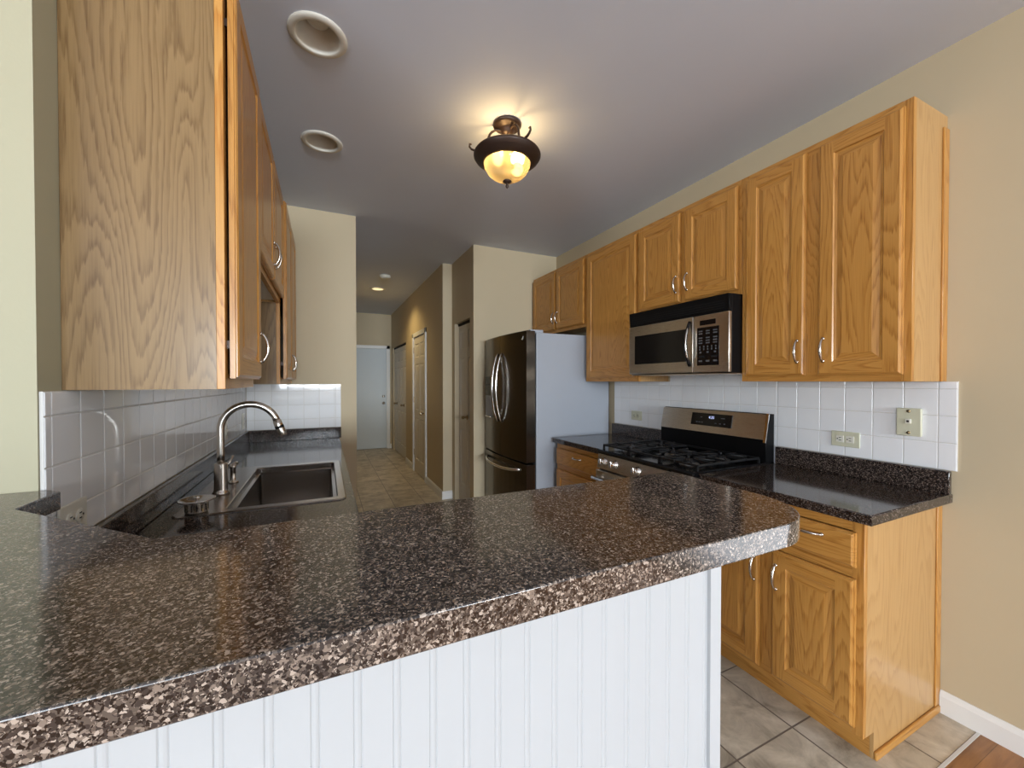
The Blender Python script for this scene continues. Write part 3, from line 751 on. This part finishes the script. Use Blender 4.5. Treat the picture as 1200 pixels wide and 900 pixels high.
grate(1.912, 2.160, [(1.80, 2.01), (2.06, 2.01)]).build('grate', t)

# ---------------------------------------------------------------- over-the-range microwave
MY0, MY1, MZ0, MZ1, MX = 1.4225, 2.185, 1.418, 1.840, 1.930
t = thing('microwave', (2.1, 1.80, MZ0), 'stainless over-the-range microwave with black glass door hung under the short cabinet', 'microwave')
b = B(); b.box(MX + .022, XR - .012, MY0, MY1, MZ0, MZ1, 'black', .002); b.build('body', t)
b = B(); b.prism([(MX + .004, 1.748), (MX + .0215, 1.748), (MX + .0215, MZ1), (MX - .002, MZ1)], MY0, MY1, 'black', 'xz', bev=.003)
for k in range(5): b.box(MX - .0005, MX + .006, MY0 + .03, MY1 - .02, 1.765 + k * .013, 1.768 + k * .013, 'dark')
b.build('vent_grille', t)
d = B(); d.box(MX, MX + .0215, 1.652, MY1, MZ0 + .004, 1.746, 'steel', .004); d = d.build('door', t)
b = B(); b.box(MX - .0015, MX - .0001, 1.700, MY1 - .055, 1.488, 1.680, 'black_gloss', .0006, 1); b.build('window', d)
b = B(); pts, rad = [], []
for i in range(15):
    u = -1 + i / 7
    pts.append(Vector((MX - .002 - .036 * (1 - u * u), 1.672, 1.590 + u * .128))); rad.append(.0095)
b.tube(pts, rad, 'black_gloss', 12)
b.tube([p + Vector((-.006, -.006, 0)) for p in pts[2:-2]], .0045, 'chrome', 8); b.build('handle', d)
cp = B(); cp.box(MX, MX + .0215, MY0, 1.649, MZ0 + .004, 1.746, 'steel', .004); cp = cp.build('control_panel', t)
B().box(MX - .001, MX - .0001, 1.503, 1.605, 1.688, 1.716, 'black_gloss').build('display', cp)
kp = B().box(MX - .0012, MX - .0001, 1.482, 1.622, 1.462, 1.676, 'black_gloss', .0005, 1).build('keypad', cp)
for r_, (z, n_, wd) in enumerate(((1.655, 3, .024), (1.641, 3, .024), (1.617, 3, .024), (1.602, 3, .024), (1.588, 3, .024), (1.567, 5, .007), (1.553, 5, .007), (1.536, 3, .012), (1.512, 2, .034), (1.487, 3, .022))):
    for k in range(n_):
        y = 1.552 + (k - (n_ - 1) / 2) * (.112 / max(n_ - .6, 1)); h_ = .0035 if n_ == 3 and r_ < 5 else .005
        B().box(MX - .0022, MX - .0013, y - wd / 2, y + wd / 2, z - h_, z + h_, 'print' if r_ != 8 else 'iron').build('button', kp)
B().box(MX + .0215, XR - .02, MY0 + .002, MY1 - .002, MZ0 - .006, MZ0 - .0002, 'steel').build('underside', t)

# ---------------------------------------------------------------- refrigerator
FY0, FY1, FX = 2.848, 3.755, 1.552
t = thing('refrigerator', (1.9, 3.30, 0), 'dark stainless french-door refrigerator with grey sides in the alcove beside the pantry', 'refrigerator')
b = B(); b.box(FX, 2.285, FY0, FY1, .03, 1.768, 'fridge_side', .004)
for x in (1.62, 2.2):
    for y in (FY0 + .06, FY1 - .06): b.cyl((x, y, 0), (x, y, .031), .02, 'black', 12)
b.build('body', t)
B().box(FX - .012, FX + .004, FY0 + .01, FY1 - .01, .02, 1.76, 'dark').build('gasket', t)
yc = (FY0 + FY1) / 2
def front(y): return 1.462 - .034 * (1 - ((y - yc) / (FY1 - yc)) ** 2)
def bowed(y0, y1, z0, z1):
    n = 10; p = [(front(y0 + (y1 - y0) * i / n), y0 + (y1 - y0) * i / n) for i in range(n + 1)]
    bb = B(); bb.prism([(FX - .012, y0)] + p + [(FX - .012, y1)], z0, z1, 'black_steel', bev=.005, seg=2); return bb
dr_ = bowed(FY0, yc - .0025, .712, 1.782).build('door', t)
dl_ = bowed(yc + .0025, FY1, .712, 1.782).build('door', t)
fz = bowed(FY0, FY1, .07, .700).build('freezer_drawer', t)
for y, par in ((yc - .045, dr_), (yc + .045, dl_)):
    b = B(); pts, rad = [], []
    for i in range(19):
        u = -1 + i / 9
        pts.append(Vector((front(y) - .004 - .058 * (1 - u * u) ** .8 if abs(u) < 1 else front(y), y, 1.315 + u * .305))); rad.append(.0125 - .003 * abs(u))
    b.tube(pts, rad, 'chrome', 12); b.build('handle', par)
b = B(); pts = []
for i in range(19):
    u = -1 + i / 9; y = yc + u * .36
    pts.append(Vector((front(y) - (.004 + .045 * (1 - u ** 4) if abs(u) < 1 else 0), y, .625 + .02 * u * u)))
b.tube(pts, .012, 'chrome', 12); b.build('handle', fz)
# dispenser
dp = B(); y0, y1 = 3.50, 3.69
xo = front(3.6) - .004
dp.box(xo, xo + .02, y0, y1, 1.02, 1.42, 'black_gloss', .003); dp = dp.build('dispenser', dl_)
B().box(xo - .003, xo, y0 + .012, y1 - .012, 1.035, 1.235, 'fridge_side', .001, 1).build('cavity', dp)
B().box(xo - .016, xo - .003, y0 + .02, y1 - .02, 1.030, 1.042, 'chrome', .002).build('drip_tray', dp)
B().box(xo - .003, xo - .0005, y0 + .03, y1 - .03, 1.33, 1.345, 'print').build('display', dp)
b = B()
for k, h_ in enumerate((.010, .010, .024)):
    b.box(front(2.92) - .0005, front(2.92) + .003, 2.895 + (2 - k) * .016, 2.899 + (2 - k) * .016, 1.715, 1.715 + h_, 'chrome')
b.box(front(2.92) - .0008, front(2.92) + .003, 2.905, 2.935, 1.713, 1.716, 'chrome')
b.build('emblem', dr_)
for y in (FY0 + .03, FY1 - .03): B().box(1.50, 1.62, y - .022, y + .022, 1.7685, 1.792, 'fridge_side', .003).build('hinge_cover', t)

# ---------------------------------------------------------------- outlets and plates
def outlet(label, side, y, z, w_, h_, kind='duplex', mat='ivory', group='electrical outlets on the tiles'):
    sg = -1 if side == 'R' else 1; x0 = (XR if side == 'R' else XL) + sg * .0092
    Q = lambda d0, d1: (min(x0 + sg * d0, x0 + sg * d1), max(x0 + sg * d0, x0 + sg * d1))
    t = thing('wall_outlet', (x0, y, z - h_ / 2), label, 'outlet', group)
    b = B(); a, c = Q(0, .006); b.box(a, c, y - w_ / 2, y + w_ / 2, z - h_ / 2, z + h_ / 2, mat, .0025); b.build('cover_plate', t)
    hor = w_ > h_
    for k in (-1, 1):
        yy, zz = (y + k * w_ * .175, z) if hor else (y, z + k * h_ * .175)
        b = B(); a, c = Q(.006, .0085)
        if kind == 'gfci': b.box(a, c, yy - .017, yy + .017, zz - .016, zz + .016, 'white_plastic', .0015)
        else: b.lathe((x0 + sg * .006, yy, zz), [(.0165, 0), (.0165, .002), (.015, .003), (.001, .003)], mat, 20, (sg, 0, 0))
        a, c = Q(.0085, .0094)
        for e_ in (-1, 1):
            if hor: b.box(a, c, yy - .006, yy + .004, zz + e_ * .006 - .0015, zz + e_ * .006 + .0015, 'dark')
            else: b.box(a, c, yy + e_ * .006 - .0015, yy + e_ * .006 + .0015, zz - .004, zz + .006, 'dark')
        b.lathe((x0 + sg * .0085, yy + (.010 if hor else 0), zz - (0 if hor else .010)), [(.0028, 0), (.0028, .001), (.0001, .001)], 'dark', 10, (sg, 0, 0))
        b.build('receptacle', t)
outlet('ivory horizontal outlet on the tiles left of the phone plate', 'R', 1.074, 1.090, .118, .074, 'gfci')
outlet('small white outlet on the tiles between range and refrigerator', 'R', 2.518, 1.094, .118, .074)
outlet('white outlet low on the left tiles, just above the bar corner', 'L', 1.272, 1.055, .112, .074, mat='white_plastic')
outlet('white outlet on the left tiles seen through the faucet arch', 'L', 2.86, 1.085, .072, .115, mat='white_plastic')
outlet('white outlet on the left tiles in the far corner by the partition', 'L', 3.42, 1.085, .072, .115, mat='white_plastic')
x0 = XR - .0092
t = thing('phone_wall_plate', (x0, .838, 1.135), 'ivory wall phone jack plate on the tiles near the end of the right wall', 'phone plate')
b = B(); b.box(x0 - .014, x0, .797, .879, 1.136, 1.256, 'ivory', .003); b.build('cover_plate', t)
b = B(); b.box(x0 - .020, x0 - .0145, .828, .848, 1.190, 1.210, 'white_plastic', .002).box(x0 - .0208, x0 - .0201, .834, .842, 1.195, 1.204, 'dark'); b.build('jack', t)
for z in (1.150, 1.243):
    b = B(); b.lathe((x0 - .014, .838, z), [(.007, 0), (.006, .003), (.001, .004)], 'brass', 14, (-1, 0, 0)); b.build('stud', t)

# ---------------------------------------------------------------- ceiling things
def downlight(x, y, label, lit=False):
    t = thing('recessed_light', (x, y, CZ - .012), label, 'ceiling light', 'recessed ceiling lights')
    b = B(); b.lathe((x, y, CZ), [(.108, -.0005), (.108, -.005), (.100, -.010), (.080, -.011), (.078, -.004), (.078, -.0005)], 'can_white', 40); b.build('trim_ring', t)
    b = B(); b.lathe((x, y, CZ), [(.078, -.0055), (.074, -.0045), (.058, -.0025), (.035, -.0012)], 'can_lit' if lit else 'can_white', 40)
    b.build('baffle', t)
    return t
# the two unlit cans go up through the ceiling: cut the ceiling with holes
def can(x, y, label, lit=False):
    t = thing('recessed_light', (x, y, CZ - .011), label, 'ceiling light', 'recessed ceiling lights')
    b = B(); b.lathe((x, y, CZ), [(.1085, -.0004), (.1085, -.004), (.101, -.009), (.084, -.0105), (.0805, -.008), (.080, .002)], 'can_white', 40); b.build('trim_ring', t)
    b = B(); b.lathe((x, y, CZ), [(.080, .001), (.0795, .020), (.066, .085), (.052, .092), (.001, .092)], 'can_white', 40); b.build('reflector', t)
    b = B()
    if lit: b.lathe((x, y, CZ), [(.062, .03), (.055, .022), (.001, .018)], 'can_lit', 32)
    else: b.lathe((x, y, CZ), [(.050, .0918), (.049, .070), (.040, .055), (.022, .048), (.001, .046)], 'white_plastic', 28)
    b.build('lamp', t); return t
CANS = [(-.018, 1.771), (-.008, 2.538), (.710, 6.183)]
can(*CANS[0], 'unlit white recessed ceiling light nearest the camera, beside the left wall cabinets')
can(*CANS[1], 'smaller-looking unlit recessed ceiling light, second along the left wall cabinets')
can(*CANS[2], 'lit recessed ceiling light far down the hall', True)
ce = bpy.data.objects['ceiling']
for x, y in CANS:
    c = B(); c.cyl((x, y, CZ - .05), (x, y, CZ + .095), .083, 'ceiling', 40)
    co = c.build('cutter'); mo = ce.modifiers.new('cut', 'BOOLEAN'); mo.operation = 'DIFFERENCE'; mo.object = co; mo.solver = 'EXACT'
    dg = bpy.context.evaluated_depsgraph_get(); me = bpy.data.meshes.new_from_object(ce.evaluated_get(dg))
    ce.modifiers.clear(); ce.data = me; bpy.data.objects.remove(co)
d = bpy.data.lights.new('hall_lamp', 'SPOT'); d.energy = 32; d.color = (1, .74, .34); d.spot_size = math.radians(140); d.spot_blend = .7; d.shadow_soft_size = .04
o = bpy.data.objects.new('hall_lamp', d); o.location = (.71, 6.183, CZ - .004); col.objects.link(o)

t = thing('smoke_detector', (.714, 5.39, CZ - .036), 'round white smoke detector on the hall ceiling', 'smoke detector')
b = B(); b.lathe((.714, 5.39, CZ), [(.070, -.0005), (.070, -.012), (.064, -.014)], 'white_plastic', 32); b.build('base', t)
b = B(); b.lathe((.714, 5.39, CZ), [(.066, -.012), (.066, -.022), (.056, -.034), (.020, -.037), (.001, -.037)], 'white_plastic', 32); b.build('cover', t)

# semi-flush fixture
FXc, FYc = .885, 1.95
t = thing('ceiling_fixture', (FXc, FYc, 2.426), 'bronze semi-flush ceiling lamp with scroll arms and lit amber glass bowl', 'ceiling lamp')
C0 = Vector((FXc, FYc, 0))
b = B(); b.lathe((FXc, FYc, 0), [(.001, CZ - .0005), (.074, CZ - .0005), (.076, CZ - .008), (.070, CZ - .016), (.062, CZ - .020), (.048, CZ - .024), (.036, CZ - .032), (.033, CZ - .044), (.025, CZ - .054), (.012, CZ - .059), (.008, CZ - .064), (.007, 2.535)], 'bronze', 32); b.build('canopy', t)
b = B(); b.lathe((FXc, FYc, 0), [(.150, 2.572), (.150, 2.583), (.164, 2.585), (.173, 2.582), (.178, 2.575), (.178, 2.567), (.171, 2.562), (.169, 2.554), (.158, 2.549), (.154, 2.543), (.132, 2.531), (.125, 2.528), (.124, 2.538), (.150, 2.572)], 'bronze', 48); b.build('rim', t)
b = B(); n_ = 96; rs = []
for r_, z in ((.1225, 2.540), (.1225, 2.528), (.118, 2.510), (.104, 2.485), (.082, 2.465), (.055, 2.450), (.027, 2.4425), (.010, 2.4415)):
    rs.append([C0 + Vector(((r_ * (1 + (.012 if i % 2 else 0))) * math.cos(2 * PI * i / n_), (r_ * (1 + (.012 if i % 2 else 0))) * math.sin(2 * PI * i / n_), z)) for i in range(n_)])
b.rings(rs, 'bowl_glass'); b.build('glass_bowl', t)
b = B(); b.lathe((FXc, FYc, 0), [(.001, 2.448), (.010, 2.446), (.022, 2.441), (.024, 2.436), (.016, 2.430), (.007, 2.426), (.006, 2.421), (.009, 2.415), (.008, 2.408), (.001, 2.399)], 'bronze', 20); b.build('finial', t)
B().cyl((FXc, FYc, 2.446), (FXc, FYc, 2.562), .005, 'bronze', 12).build('stem', t)
for k in range(3):
    a = math.radians((160.6, 35.6, 280.6)[k]); d_ = Vector((math.cos(a), math.sin(a), 0)); u_ = Vector((0, 0, 1))
    b = B()
    pts = [C0 + d_ * r_ + u_ * z for r_, z in ((.030, 2.700), (.046, 2.706), (.064, 2.704), (.082, 2.694), (.094, 2.678), (.101, 2.658), (.104, 2.638), (.108, 2.616), (.116, 2.600), (.132, 2.592), (.152, 2.590), (.172, 2.592), (.190, 2.598), (.200, 2.610), (.198, 2.624), (.188, 2.624))]
    b.tube(pts, [.0045, .005, .005, .006, .0065, .006, .0055, .0055, .006, .0065, .006, .0055, .005, .005, .0055, .004], 'bronze', 8, flat=1.3); b.build('arm', t)
for k, a in enumerate((.3, PI + .3)):
    p = C0 + Vector((math.cos(a) * .062, math.sin(a) * .062, 2.535))
    b = B(); b.sphere(p, .027, 'bulb', 16, 1.15); b.cyl(p - Vector((math.cos(a), math.sin(a), 0)) * .055, p - Vector((math.cos(a), math.sin(a), 0)) * .022, .012, 'bronze', 12); b.build('bulb', t)
    d = bpy.data.lights.new('bulb_light', 'POINT'); d.energy = 1.7; d.color = (1, .66, .28); d.shadow_soft_size = .03
    o = bpy.data.objects.new('bulb_light', d); o.location = p + Vector((0, 0, .045)); col.objects.link(o)
